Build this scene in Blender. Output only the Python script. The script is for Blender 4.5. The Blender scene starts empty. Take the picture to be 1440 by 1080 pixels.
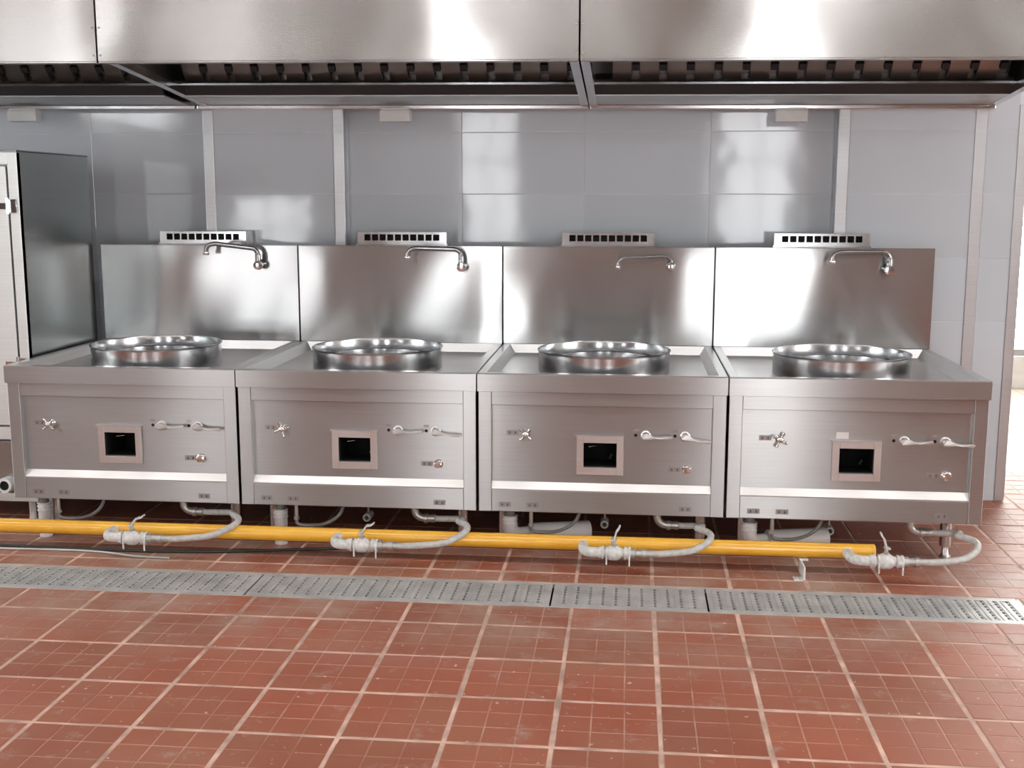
import bpy, bmesh, math, random
from mathutils import Vector, Matrix
random.seed(7)
scene = bpy.context.scene
col = scene.collection

# ------------------------------------------------------------------ camera
F_PX, YAW, PITCH, ROLL, CAM_H = 1627.78, -0.1023, 0.1590, 0.0008, 1.4905
fw = Vector((math.sin(YAW)*math.cos(PITCH), math.cos(YAW)*math.cos(PITCH), -math.sin(PITCH)))
rt = Vector((math.cos(YAW), -math.sin(YAW), 0))
up = rt.cross(fw)
r2 = rt*math.cos(ROLL)+up*math.sin(ROLL)
u2 = -rt*math.sin(ROLL)+up*math.cos(ROLL)
cam = bpy.data.cameras.new('camera'); cam.sensor_width = 36; cam.lens = 36*F_PX/1440
cam.clip_start = 0.05
camo = bpy.data.objects.new('camera', cam); col.objects.link(camo)
M4 = Matrix((r2, u2, -fw)).transposed().to_4x4(); M4.translation = (0, 0, CAM_H)
camo.matrix_world = M4
scene.camera = camo

# ------------------------------------------------------------------ world, light levels, exposure
WINDOW_POWER, LAMP_POWER, PASSAGE_POWER = 7.5, 17.0, 8.0
w = bpy.data.worlds.new('world'); scene.world = w; w.use_nodes = True
w.node_tree.nodes['Background'].inputs[0].default_value = (0.75, 0.85, 1.0, 1)
w.node_tree.nodes['Background'].inputs[1].default_value = 1.0
vs = scene.view_settings
vs.view_transform = 'Standard'; vs.look = 'None'; vs.gamma = 1; vs.exposure = 0.3
vs.use_curve_mapping = False

# ------------------------------------------------------------------ materials
MATS = {}
def newmat(name):
    m = bpy.data.materials.new(name); m.use_nodes = True; MATS[name] = m
    nt = m.node_tree
    return m, nt, nt.nodes['Principled BSDF']
def L(nt, a, b): nt.links.new(a, b)
def node(nt, t, **k):
    n = nt.nodes.new(t)
    for a, b in k.items(): setattr(n, a, b)
    return n
def noise(nt, scale, detail=3, rough=.5, vec=None, stretch=None):
    n = node(nt, 'ShaderNodeTexNoise'); n.inputs['Scale'].default_value = scale
    n.inputs['Detail'].default_value = detail; n.inputs['Roughness'].default_value = rough
    src = vec
    if src is None:
        g = node(nt, 'ShaderNodeNewGeometry'); src = g.outputs['Position']
    if stretch:
        mp = node(nt, 'ShaderNodeMapping'); mp.inputs['Scale'].default_value = stretch
        L(nt, src, mp.inputs['Vector']); src = mp.outputs['Vector']
    L(nt, src, n.inputs['Vector'])
    return n
def ramp(nt, fac, stops):
    r = node(nt, 'ShaderNodeValToRGB'); e = r.color_ramp.elements
    while len(e) < len(stops): e.new(.5)
    for i, (p, c) in enumerate(stops):
        e[i].position = p; e[i].color = (*c, 1) if len(c) == 3 else c
    L(nt, fac, r.inputs['Fac']); return r
def mixc(nt, fac, a, b):
    m = node(nt, 'ShaderNodeMix', data_type='RGBA')
    for s, v in ((m.inputs[0], fac), (m.inputs[6], a), (m.inputs[7], b)):
        if hasattr(v, 'links') or hasattr(v, 'is_linked'): L(nt, v, s)
        elif isinstance(v, (int, float)): s.default_value = v
        else: s.default_value = (*v, 1)
    return m.outputs[2]

def plain(name, c, rough=.5, metal=0, spec=.5, var=.06, nscale=6):
    m, nt, b = newmat(name)
    n = noise(nt, nscale, 4)
    d = tuple(max(0, x*(1-var*2)) for x in c); e = tuple(min(1, x*(1+var*2)) for x in c)
    r = ramp(nt, n.outputs['Fac'], [(.3, d), (.7, e)])
    L(nt, r.outputs['Color'], b.inputs['Base Color'])
    b.inputs['Roughness'].default_value = rough; b.inputs['Metallic'].default_value = metal
    b.inputs['Specular IOR Level'].default_value = spec
    return m
def steel(name, c=(.60, .575, .555), rough=.27, aniso=.75, warp=.0, wscale=2.2, smudge=.06):
    """brushed stainless sheet: grain runs sideways, so reflections smear up and down"""
    m, nt, b = newmat(name)
    b.inputs['Metallic'].default_value = 1
    n1 = noise(nt, 5, 4)
    n2 = noise(nt, 1, 2, .6, stretch=(3, 3, 900))
    r = ramp(nt, n2.outputs['Fac'], [(.35, tuple(x*.93 for x in c)), (.65, tuple(min(1, x*1.05) for x in c))])
    L(nt, r.outputs['Color'], b.inputs['Base Color'])
    mr = node(nt, 'ShaderNodeMapRange'); mr.inputs[1].default_value = .3; mr.inputs[2].default_value = .7
    mr.inputs[3].default_value = rough-smudge; mr.inputs[4].default_value = rough+smudge
    L(nt, n1.outputs['Fac'], mr.inputs[0]); L(nt, mr.outputs[0], b.inputs['Roughness'])
    if aniso:
        b.inputs['Anisotropic'].default_value = aniso
        t = node(nt, 'ShaderNodeCombineXYZ'); t.inputs[0].default_value = .02; t.inputs[1].default_value = .3; t.inputs[2].default_value = 1
        L(nt, t.outputs[0], b.inputs['Tangent'])
    if warp:
        n3 = noise(nt, wscale, 1, .4, stretch=(1.6, 1, .7))
        bp = node(nt, 'ShaderNodeBump'); bp.inputs['Strength'].default_value = 1; bp.inputs['Distance'].default_value = warp
        L(nt, n3.outputs['Fac'], bp.inputs['Height']); L(nt, bp.outputs[0], b.inputs['Normal'])
    return m
def emit(name, c, s):
    m, nt, b = newmat(name)
    b.inputs['Base Color'].default_value = (*c, 1)
    n = noise(nt, 1.5, 2)
    r = ramp(nt, n.outputs['Fac'], [(.3, tuple(x*.93 for x in c)), (.7, c)])
    L(nt, r.outputs['Color'], b.inputs['Emission Color'])
    b.inputs['Emission Strength'].default_value = s
    return m

steel('steel_front', c=(.475, .482, .48), rough=.29, aniso=.97, smudge=.01)
steel('steel_splash', c=(.48, .483, .482), rough=.21, aniso=.97, smudge=.01)
steel('steel_hood', c=(.49, .478, .465), rough=.2, aniso=.96, smudge=.01)
steel('steel_tray', c=(.56, .56, .555), rough=.3, aniso=0, smudge=.015)
steel('steel_ring', c=(.52, .53, .54), rough=.2, aniso=0, smudge=.04)
steel('steel_trim', c=(.66, .66, .67), rough=.2, aniso=.6)
steel('steel_cabinet', c=(.42, .45, .45), rough=.26, aniso=.5, smudge=.01)
steel('steel_cabinet_front', c=(.78, .82, .81), rough=.45, aniso=0, smudge=.02)
steel('steel_guard', c=(.55, .56, .57), rough=.42, aniso=0, smudge=.03)
steel('chrome', c=(.72, .71, .70), rough=.1, aniso=0, smudge=.03)
steel('lever_metal', c=(.68, .69, .69), rough=.36, aniso=0, smudge=.03)
steel('tap_metal', c=(.34, .34, .34), rough=.16, aniso=0, smudge=.03)
steel('cast_metal', c=(.62, .60, .58), rough=.34, aniso=0)
steel('filter_metal', c=(.30, .29, .28), rough=.4, aniso=0)
steel('hood_inner', c=(.45, .44, .43), rough=.35, aniso=0)
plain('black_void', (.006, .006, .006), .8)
plain('clip_black_gap_shade', (.02, .02, .022), .5)  # black of the filter clips; also paints the shade under the gutter lip
plain('label_metal', (.38, .365, .355), .4, .9)
plain('label_ink', (.05, .045, .04), .6)
plain('white_plastic', (.62, .62, .60), .35)
plain('sticker_paper', (.66, .64, .62), .5)
plain('pvc_white', (.74, .735, .72), .35)
plain('pvc_grey', (.22, .21, .20), .4)
plain('tape_white', (.66, .65, .62), .55, var=.1, nscale=60)
plain('hose_grey', (.52, .51, .48), .42, var=.08, nscale=50)
plain('zinc', (.55, .54, .51), .35, .8)
plain('ceiling_white', (.55, .53, .50), .8)
plain('wall_warm', (.22, .185, .165), .6, var=.1, nscale=1.2)
plain('wall_pale', (.72, .72, .70), .6)
plain('window_alu', (.35, .34, .33), .4, .3)
plain('trough_dark', (.05, .048, .045), .8)
plain('wall_joint', (.66, .68, .70), .6)
plain('cable_dark', (.03, .035, .032), .5)
plain('cable_white', (.55, .56, .52), .5)
emit('daylight_and_fill', (.95, .98, 1.0), WINDOW_POWER)  # facing windows, and the added fill windows at the sides
emit('lamp_light', (.97, .985, 1.0), LAMP_POWER)
emit('daylight_passage', (1.0, .99, .96), PASSAGE_POWER)

# drain cover: worn galvanised steel
m, nt, b = newmat('drain_steel')
n = noise(nt, 9, 5, .6); r = ramp(nt, n.outputs['Fac'], [(.3, (.36, .365, .36)), (.55, (.50, .505, .495)), (.75, (.62, .615, .59))])
L(nt, r.outputs['Color'], b.inputs['Base Color']); b.inputs['Metallic'].default_value = .15; b.inputs['Roughness'].default_value = .42

# yellow gas pipe
m, nt, b = newmat('gas_yellow')
n = noise(nt, 7, 4); r = ramp(nt, n.outputs['Fac'], [(.3, (.84, .42, .025)), (.7, (.93, .52, .04))])
L(nt, r.outputs['Color'], b.inputs['Base Color']); b.inputs['Roughness'].default_value = .3
b.inputs['Coat Weight'].default_value = 1; b.inputs['Coat Roughness'].default_value = .15

# glazed wall tile
m, nt, b = newmat('wall_tile')
oi = node(nt, 'ShaderNodeObjectInfo'); n = noise(nt, 2.0, 3)
c1 = mixc(nt, n.outputs['Fac'], (.53, .575, .615), (.59, .625, .66))
c2 = mixc(nt, oi.outputs['Random'], (.96, .96, .96), (1.03, 1.03, 1.03))
mm = node(nt, 'ShaderNodeMix', data_type='RGBA', blend_type='MULTIPLY'); mm.inputs[0].default_value = 1
L(nt, c1, mm.inputs[6]); L(nt, c2, mm.inputs[7]); L(nt, mm.outputs[2], b.inputs['Base Color'])
b.inputs['Roughness'].default_value = .07; b.inputs['IOR'].default_value = 1.55
nb = noise(nt, 5, 1); bp = node(nt, 'ShaderNodeBump'); bp.inputs['Strength'].default_value = .6; bp.inputs['Distance'].default_value = .002
L(nt, nb.outputs['Fac'], bp.inputs['Height']); L(nt, bp.outputs[0], b.inputs['Normal'])

# quarry floor tile; dust and grout haze lie on it in patches
def quarry(name, groove):
    m, nt, b = newmat(name)
    oi = node(nt, 'ShaderNodeObjectInfo')
    n1 = noise(nt, 1.8, 5, .6); n2 = noise(nt, 1.3, 6, .65); n3 = noise(nt, 8, 6, .7); n4 = noise(nt, 38, 3, .5)
    base = mixc(nt, n1.outputs['Fac'], (.27, .062, .033), (.43, .145, .080))
    rv = ramp(nt, oi.outputs['Random'], [(0, (.86, .86, .86)), (1, (1.1, 1.1, 1.1))])
    mm = node(nt, 'ShaderNodeMix', data_type='RGBA', blend_type='MULTIPLY'); mm.inputs[0].default_value = 1
    L(nt, base, mm.inputs[6]); L(nt, rv.outputs['Color'], mm.inputs[7])
    haze = ramp(nt, n2.outputs['Fac'], [(.42, (0, 0, 0)), (.75, (.6, .6, .6))])
    c = mixc(nt, haze.outputs['Color'], mm.outputs[2], (.36, .20, .125))
    sp = ramp(nt, n3.outputs['Fac'], [(.58, (0, 0, 0)), (.72, (.6, .6, .6))])
    c = mixc(nt, sp.outputs['Color'], c, (.50, .38, .32))
    fk = ramp(nt, n4.outputs['Fac'], [(.69, (0, 0, 0)), (.72, (.8, .8, .8))])
    c = mixc(nt, fk.outputs['Color'], c, (.66, .55, .48))
    sx = node(nt, 'ShaderNodeSeparateXYZ'); gp_ = node(nt, 'ShaderNodeNewGeometry'); L(nt, gp_.outputs['Position'], sx.inputs[0])
    band = ramp(nt, sx.outputs['Y'], [(0, (0, 0, 0)), (1, (0, 0, 0))])       # cement dust swept along the drain
    mrb = node(nt, 'ShaderNodeMapRange'); mrb.inputs[1].default_value = 3.2; mrb.inputs[2].default_value = 5.2
    L(nt, sx.outputs['Y'], mrb.inputs[0]); nt.nodes.remove(band)
    band = ramp(nt, mrb.outputs[0], [(.1, (0, 0, 0)), (.45, (.8, .8, .8)), (.7, (.8, .8, .8)), (1, (0, 0, 0))])
    dn = ramp(nt, noise(nt, 3.2, 6, .7).outputs['Fac'], [(.40, (0, 0, 0)), (.66, (1, 1, 1))])
    dm = node(nt, 'ShaderNodeMix', data_type='RGBA', blend_type='MULTIPLY'); dm.inputs[0].default_value = 1
    L(nt, band.outputs['Color'], dm.inputs[6]); L(nt, dn.outputs['Color'], dm.inputs[7])
    c = mixc(nt, dm.outputs[2], c, (.44, .33, .27))
    if groove:
        n5 = noise(nt, 5.0, 4, .6)
        gg = ramp(nt, n5.outputs['Fac'], [(.36, (.05, .05, .05)), (.64, (.9, .9, .9))])
        c = mixc(nt, gg.outputs['Color'], c, (.58, .36, .28))
    L(nt, c, b.inputs['Base Color'])
    mr = node(nt, 'ShaderNodeMapRange'); mr.inputs[3].default_value = .40; mr.inputs[4].default_value = .62
    L(nt, n2.outputs['Fac'], mr.inputs[0]); L(nt, mr.outputs[0], b.inputs['Roughness'])
    bp = node(nt, 'ShaderNodeBump'); bp.inputs['Strength'].default_value = .25; bp.inputs['Distance'].default_value = .002
    L(nt, n3.outputs['Fac'], bp.inputs['Height']); L(nt, bp.outputs[0], b.inputs['Normal'])
quarry('quarry_red', False); quarry('quarry_groove', True)
plain('grout', (.62, .43, .345), .8, var=.2, nscale=9)
m, nt, b = newmat('passage_floor')
br = node(nt, 'ShaderNodeTexBrick'); g = node(nt, 'ShaderNodeNewGeometry'); L(nt, g.outputs['Position'], br.inputs['Vector'])
br.inputs['Scale'].default_value = 3.3; br.inputs['Color1'].default_value = (.42, .33, .26, 1); br.inputs['Color2'].default_value = (.5, .40, .32, 1)
br.inputs['Mortar'].default_value = (.22, .17, .13, 1); br.offset = 0
L(nt, br.outputs['Color'], b.inputs['Base Color']); b.inputs['Roughness'].default_value = .35

# ------------------------------------------------------------------ mesh helpers
class B:
    def __init__(s): s.bm = bmesh.new(); s.mi = 0; s.curved = False
    def _add(s, t):
        me = bpy.data.meshes.new('t'); 
        for f in t.faces: f.material_index = s.mi
        t.to_mesh(me); t.free(); s.bm.from_mesh(me); bpy.data.meshes.remove(me); return s
    def box(s, x0, x1, y0, y1, z0, z1, bev=0, seg=1, mat=None):
        t = bmesh.new(); bmesh.ops.create_cube(t, size=1)
        for v in t.verts: v.co = Vector(((x0+x1)/2+v.co.x*(x1-x0), (y0+y1)/2+v.co.y*(y1-y0), (z0+z1)/2+v.co.z*(z1-z0)))
        if bev: bmesh.ops.bevel(t, geom=list(t.edges), offset=bev, segments=seg, affect='EDGES', profile=.6)
        if mat is not None: t.transform(mat)
        return s._add(t)
    def poly(s, verts, faces):
        t = bmesh.new(); vv = [t.verts.new(v) for v in verts]
        for f in faces: t.faces.new([vv[i] for i in f])
        bmesh.ops.recalc_face_normals(t, faces=list(t.faces)); return s._add(t)
    def prism(s, pts, x0, x1, axis='x'):
        """closed polygon in (y,z) swept along x"""
        n = len(pts)
        v = [(x0, p[0], p[1]) for p in pts]+[(x1, p[0], p[1]) for p in pts]
        if axis == 'y': v = [(a[1], a[0], a[2]) for a in v]
        if axis == 'z': v = [(a[1], a[2], a[0]) for a in v]
        f = [tuple(range(n)), tuple(range(2*n-1, n-1, -1))]+[(i, (i+1) % n, n+(i+1) % n, n+i) for i in range(n)]
        return s.poly(v, f)
    def lathe(s, prof, c=(0, 0, 0), axis='z', seg=32, closed=False):
        """profile of (radius, height)"""
        s.curved = True; t = bmesh.new(); rings = []
        for r, h in prof:
            if r < 1e-6: rings.append([t.verts.new((0, 0, h))])
            else: rings.append([t.verts.new((r*math.cos(2*math.pi*i/seg), r*math.sin(2*math.pi*i/seg), h)) for i in range(seg)])
        pairs = list(zip(rings, rings[1:]))
        if closed: pairs.append((rings[-1], rings[0]))
        for a, b_ in pairs:
            for i in range(seg):
                j = (i+1) % seg
                q = [a[i % len(a)], a[j % len(a)], b_[j % len(b_)], b_[i % len(b_)]]
                q = list(dict.fromkeys(q))
                if len(q) > 2: t.faces.new(q)
        if axis == 'y': t.transform(Matrix.Rotation(math.pi/2, 4, 'X'))       # height -> -y
        if axis == 'x': t.transform(Matrix.Rotation(math.pi/2, 4, 'Y'))       # height -> +x
        t.transform(Matrix.Translation(c))
        bmesh.ops.recalc_face_normals(t, faces=list(t.faces)); return s._add(t)
    def cyl(s, a, b_, r, seg=16): return s.tube([a, b_], r, seg)
    def tube(s, pts, r, seg=12, caps=True):
        s.curved = True; pts = [Vector(p) for p in pts]; t = bmesh.new(); rings = []; prev = None
        for i, p in enumerate(pts):
            d = (pts[min(i+1, len(pts)-1)]-pts[max(i-1, 0)]).normalized()
            if prev is None:
                n_ = d.cross(Vector((0, 0, 1)))
                if n_.length < 1e-3: n_ = d.cross(Vector((0, 1, 0)))
            else: n_ = prev-d*prev.dot(d)
            n_.normalize(); prev = n_; bn = d.cross(n_)
            rr = r[i] if isinstance(r, (list, tuple)) else r
            rings.append([t.verts.new(p+(n_*math.cos(2*math.pi*k/seg)+bn*math.sin(2*math.pi*k/seg))*rr) for k in range(seg)])
        for a, b_ in zip(rings, rings[1:]):
            for k in range(seg): t.faces.new((a[k], a[(k+1) % seg], b_[(k+1) % seg], b_[k]))
        if caps: t.faces.new(rings[0][::-1]); t.faces.new(rings[-1])
        bmesh.ops.recalc_face_normals(t, faces=list(t.faces)); return s._add(t)
    def build(s, name, mat, parent=None, loc=None, smooth=True):
        me = bpy.data.meshes.new(name); s.bm.to_mesh(me); s.bm.free()
        for mname in ([mat] if isinstance(mat, str) else mat): me.materials.append(MATS[mname])
        if smooth and s.curved and len(me.polygons):
            me.polygons.foreach_set('use_smooth', [True]*len(me.polygons)); me.set_sharp_from_angle(angle=math.radians(38))
        o = bpy.data.objects.new(name, me); col.objects.link(o)
        if parent: o.parent = parent
        if loc: o.location = loc
        return o
def spline(pts, n=8):
    """Catmull-Rom through the points"""
    P = [Vector(p) for p in pts]; P = [P[0]*2-P[1]]+P+[P[-1]*2-P[-2]]; out = []
    for i in range(1, len(P)-2):
        for k in range(n):
            t = k/n
            out.append(.5*((2*P[i])+(P[i+1]-P[i-1])*t+(2*P[i-1]-5*P[i]+4*P[i+1]-P[i+2])*t*t+(3*P[i]-P[i-1]-3*P[i+1]+P[i+2])*t**3))
    out.append(P[-2]); return out
def empty(name, loc=(0, 0, 0), rz=0):
    o = bpy.data.objects.new(name, None); col.objects.link(o); o.location = loc; o.rotation_euler.z = rz
    o.empty_display_size = .1; return o
def tag(o, label=None, cat=None, group=None, kind=None):
    for k, v in (('label', label), ('category', cat), ('group', group), ('kind', kind)):
        if v: o[k] = v
    return o
def struct(o, label, cat='wall'): return tag(o, label, cat, None, 'structure')
def copy_tree(o, parent=None):
    c = o.copy(); col.objects.link(c); c.parent = parent
    for ch in list(o.children): copy_tree(ch, c)
    return c

# ------------------------------------------------------------------ room shell
XL, XR, YB, YW, YP, ZC = -8.5, 6.5, -5.0, 5.94, 5.84, 3.4
WEND = 1.868                                   # right-hand end of the tiled wall
TRX, TY0, TY1 = 1.47, 4.09, 4.36               # drain trough
fl = B()
fl.box(XL, XR, YB, TY0, -.2, -.0016); fl.box(XL, XR, TY1, 6.5, -.2, -.0016); fl.box(TRX, XR, TY0, TY1, -.2, -.0016)
fl.box(XL, TRX, TY0, TY1, -.26, -.16)
floor = struct(fl.build('floor', 'grout'), 'red quarry tile floor with pale grout lines', 'floor')
tr = B(); tr.box(XL, TRX, TY0, TY0+.006, -.16, -.004); tr.box(XL, TRX, TY1-.006, TY1, -.16, -.004); tr.box(TRX-.006, TRX, TY0, TY1, -.16, -.004); tr.box(XL, TRX, TY0, TY1, -.16, -.155)
tr.build('trough_lining', 'trough_dark', floor)
struct(B().box(WEND, XR, 6.5, 9.5, -.2, -.0016).build('floor_passage', 'passage_floor'), 'pale beige tiled floor of the passage beyond the wall end', 'floor')

GX, GY, S, TW = .1034, 4.1812, .3, .2868
def tile_mesh(wx, wy, name):
    bb = B(); bb.mi = 1
    bb.box(-wx/2, wx/2, -wy/2, wy/2, -.012, -.0009)
    bb.mi = 0
    nx = max(1, round(wx/.096)); ny = max(1, round(wy/.096)); px, py = wx/nx, wy/ny; g = .0045
    for i in range(nx):
        for j in range(ny):
            x0 = -wx/2+i*px; y0 = -wy/2+j*py; c = .0012
            a = [(x0+g/2, y0+g/2), (x0+px-g/2, y0+g/2), (x0+px-g/2, y0+py-g/2), (x0+g/2, y0+py-g/2)]
            b_ = [(x0+g/2+c, y0+g/2+c), (x0+px-g/2-c, y0+g/2+c), (x0+px-g/2-c, y0+py-g/2-c), (x0+g/2+c, y0+py-g/2-c)]
            bb.poly([(*p, -.0009) for p in a]+[(*p, 0) for p in b_], [(4, 5, 6, 7)]+[(k, (k+1) % 4, 4+(k+1) % 4, 4+k) for k in range(4)])
    o = bb.build(name, ['quarry_red', 'quarry_groove'], smooth=False); me = o.data; bpy.data.objects.remove(o); return me
cache = {}
far = B(); far.mi = 0
for c in range(-30, 23):
    for r in range(-9, 32):
        x0, x1 = GX+S*c, GX+S*(c+1); y1, y0 = GY-S*r, GY-S*(r+1)
        if x0 < XL or x1 > XR or y0 < YB or y0 > 6.5: continue
        e = (S-TW)/2; x0 += e; x1 -= e; y0 += e; y1 -= e
        y1 = min(y1, 6.5)
        segs = [(x0, x1, y0, y1)]
        if x0 < TRX:                             # cut round the drain
            segs = []
            if y0 < TY0-.01: segs.append((x0, x1, y0, min(y1, TY0-.006)))
            if y1 > TY1+.01: segs.append((x0, x1, max(y0, TY1+.006), y1))
            if x1 > TRX+.03 and y0 < TY1 and y1 > TY0: segs.append((TRX+.008, x1, max(y0, TY0-.004), min(y1, TY1+.004)))
        for a0, a1, b0, b1 in segs:
            if a1-a0 < .02 or b1-b0 < .02: continue
            if a0 > -3.3 and a1 < 2.4 and b0 > 2.5 and b0 < 5.0 or (a0 > 1.2 and a1 < 2.6 and b0 > 4.2):
                key = (round(a1-a0, 3), round(b1-b0, 3))
                if key not in cache: cache[key] = tile_mesh(a1-a0, b1-b0, 'tile')
                o = bpy.data.objects.new('tile', cache[key]); col.objects.link(o); o.parent = floor
                o.location = ((a0+a1)/2+random.uniform(-.0015, .0015), (b0+b1)/2+random.uniform(-.0015, .0015), random.uniform(-.0005, .0005))
                o.rotation_euler = (random.uniform(-.0012, .0012), random.uniform(-.0012, .0012), random.uniform(-.002, .002))
            else:
                far.box(a0, a1, b0, b1, -.012, 0)
tag(far.build('tile_field', ['quarry_red'], floor, smooth=False), kind='stuff')

# wall behind the stoves
wb = B(); wb.box(XL, WEND, YW+.002, YW+.4, 0, ZC)
wall_back = struct(wb.build('wall_back', 'wall_joint'), 'tall wall of glossy pale blue grey tiles behind the stoves')
PIL = [(-2.182, -1.456), (.986, 1.867)]
TH, TZ, TWD = .308, 1.512, .624
def wall_tiles(parent, xa, xb, yf, xorg, wd):
    x = xorg
    while x < xb-.02:
        a, b_ = max(x, xa), min(x+wd, xb); x += wd
        if b_-a < .03: continue
        for k in range(-5, 7):
            z0, z1 = max(TZ+TH*k, .0), min(TZ+TH*(k+1), ZC)
            if z1-z0 < .03: continue
            j = .0016
            q = B(); q.box(-(b_-a)/2+j, (b_-a)/2-j, 0, .006, -(z1-z0)/2+j, (z1-z0)/2-j, .0012)
            o = q.build('tile', 'wall_tile', parent, smooth=False)
            o.location = ((a+b_)/2, yf, (z0+z1)/2)
            o.rotation_euler = (random.uniform(-.0025, .0025), 0, random.uniform(-.002, .002))
wall_tiles(wall_back, -4.7, PIL[0][0], YW, -4.7, TWD)
wall_tiles(wall_back, PIL[0][1], PIL[1][0], YW, -.867-TWD, TWD)
pillars = []
for i, (a, b_) in enumerate(PIL):
    p = B().box(a+.004, b_-.004, YP+.002, YW+.002, 0, ZC).build('pillar', 'wall_joint', wall_back)
    pillars.append(p)
wall_tiles(pillars[0], -2.132, -1.506, YP, -2.132, .63)
wall_tiles(pillars[1], 1.036, 1.622, YP, 1.036, .6)
wall_tiles(pillars[1], 1.674, 1.822, YP, 1.674, .6)
def guard(xa, xb, side):
    q = B(); q.box(xa, xb, YP-.004, YP+.002, 0.003, 1.93, .001)
    if side < 0: q.box(xa-.003, xa, YP-.004, YP+.05, 0.003, 1.93, .001)
    if side > 0: q.box(xb, xb+.003, YP-.004, YP+.05, 0.003, 1.93, .001)
    q.build('corner_guard', 'steel_guard', wall_back)
guard(-2.182, -2.132, -1); guard(-1.506, -1.456, 1); guard(.986, 1.036, -1); guard(1.622, 1.674, 0); guard(1.822, 1.866, 1)

# remaining walls and ceiling, partly seen only as reflections
SW0, SW1, SZ0, SZ1 = .4, 3.9, .9, 2.9
for nm, xa, ye, mt, lb in (('wall_left', XL-.2, 6.4, 'wall_warm', 'warm grey side wall of the kitchen with an added fill-light window'), ('wall_right', XR, 9.5, 'wall_pale', 'pale side wall of the kitchen with an added fill-light window')):
    q = B(); q.box(xa, xa+.2, YB, SW0, 0, ZC); q.box(xa, xa+.2, SW1, ye, 0, ZC); q.box(xa, xa+.2, SW0, SW1, 0, SZ0); q.box(xa, xa+.2, SW0, SW1, SZ1, ZC)
    struct(q.build(nm, mt), lb)
struct(B().box(XL-.2, XR+.2, YB-.2, 9.7, ZC, ZC+.2).build('ceiling', 'ceiling_white'), 'plain pale ceiling of the kitchen', 'ceiling')
struct(B().box(WEND-.2, WEND-.004, 6.34, 9.5, 0, ZC).build('wall_passage', 'wall_pale'), 'pale side wall of the passage beyond the tiled wall')
WINS = [(-8.2, -6.7, 2.5, 3.32), (-5.85, -4.7, .12, 1.55), (-2.5, -1.65, .12, 3.2), (1.2, 2.25, .12, 3.25)]
fb = B(); xs = [XL]+[v for p in WINS for v in p[:2]]+[XR]
for i in range(0, len(xs), 2): fb.box(xs[i], xs[i+1], YB-.2, YB, 0, ZC)
for a, b_, z0, z1 in WINS: fb.box(a, b_, YB-.2, YB, 0, z0); fb.box(a, b_, YB-.2, YB, z1, ZC)
struct(fb.build('wall_front', 'wall_warm'), 'warm brown wall with tall windows facing the stoves')
def window(n, a, b_, y, z0, z1, mat, label, side=None):
    o = B(); t = .05
    o.box(a, a+t, y-.03, y+.03, z0, z1); o.box(b_-t, b_, y-.03, y+.03, z0, z1); o.box(a+t, b_-t, y-.03, y+.03, z0, z0+t); o.box(a+t, b_-t, y-.03, y+.03, z1-t, z1)
    o.box((a+b_)/2-.02, (a+b_)/2+.02, y-.03, y+.03, z0+t, z1-t)
    o.box(a+t, b_-t, y-.028, y+.028, z0+(z1-z0)*.62-.02, z0+(z1-z0)*.62+.02)
    f = struct(o.build('window_%d' % n, 'window_alu'), label, 'window')
    B().box(a+t, b_-t, y-.004, y+.004, z0+t, z1-t).build('pane', mat, f)
    if side: f.rotation_euler.z = math.pi/2; f.location = (side+y, 0, 0)     # set into a side wall
for i, (a, b_, z0, z1) in enumerate(WINS):
    window(i+1, a, b_, YB-.08, z0, z1, 'daylight_and_fill', ['high bright window at the far end of the facing wall', 'low bright window beside the high one in the facing wall', 'narrow bright window in the middle of the facing wall', 'bright window in the facing wall nearer the passage'][i])
pb = B(); pb.box(WEND-.2, 2.2, 9.5, 9.7, 0, ZC); pb.box(4.6, XR+.2, 9.5, 9.7, 0, ZC); pb.box(2.2, 4.6, 9.5, 9.7, 0, .25); pb.box(2.2, 4.6, 9.5, 9.7, 2.9, ZC)
struct(pb.build('wall_passage_end', 'wall_pale'), 'pale end wall of the passage around its bright window')
window(7, 2.2, 4.6, 9.58, .25, 2.9, 'daylight_passage', 'large overexposed window at the end of the passage')

window(5, SW0, SW1, 0, SZ0, SZ1, 'daylight_and_fill', 'wide added fill-light window in the warm grey side wall', XL-.08)  # unseen side windows, added as diffuse fill for the tiled wall
window(6, SW0, SW1, 0, SZ0, SZ1, 'daylight_and_fill', 'wide added fill-light window in the pale side wall', XR+.08)

# ceiling lamps
def lamp(x, y):
    t = empty('ceiling_lamp', (x, y, ZC-.09))
    tag(t, 'long white ceiling lamp fixed above the red tile floor', 'lamp', 'ceiling lamps')
    B().box(-.65, .65, -.1, .1, .03, .09, .005).build('housing', 'white_plastic', t)
    B().box(-.62, .62, -.07, .07, 0.006, .03, .004).build('diffuser', 'lamp_light', t)
for k in range(7):
    for y in (-1.5, 2.9): lamp(-5.0+1.5*k, y)

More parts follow.
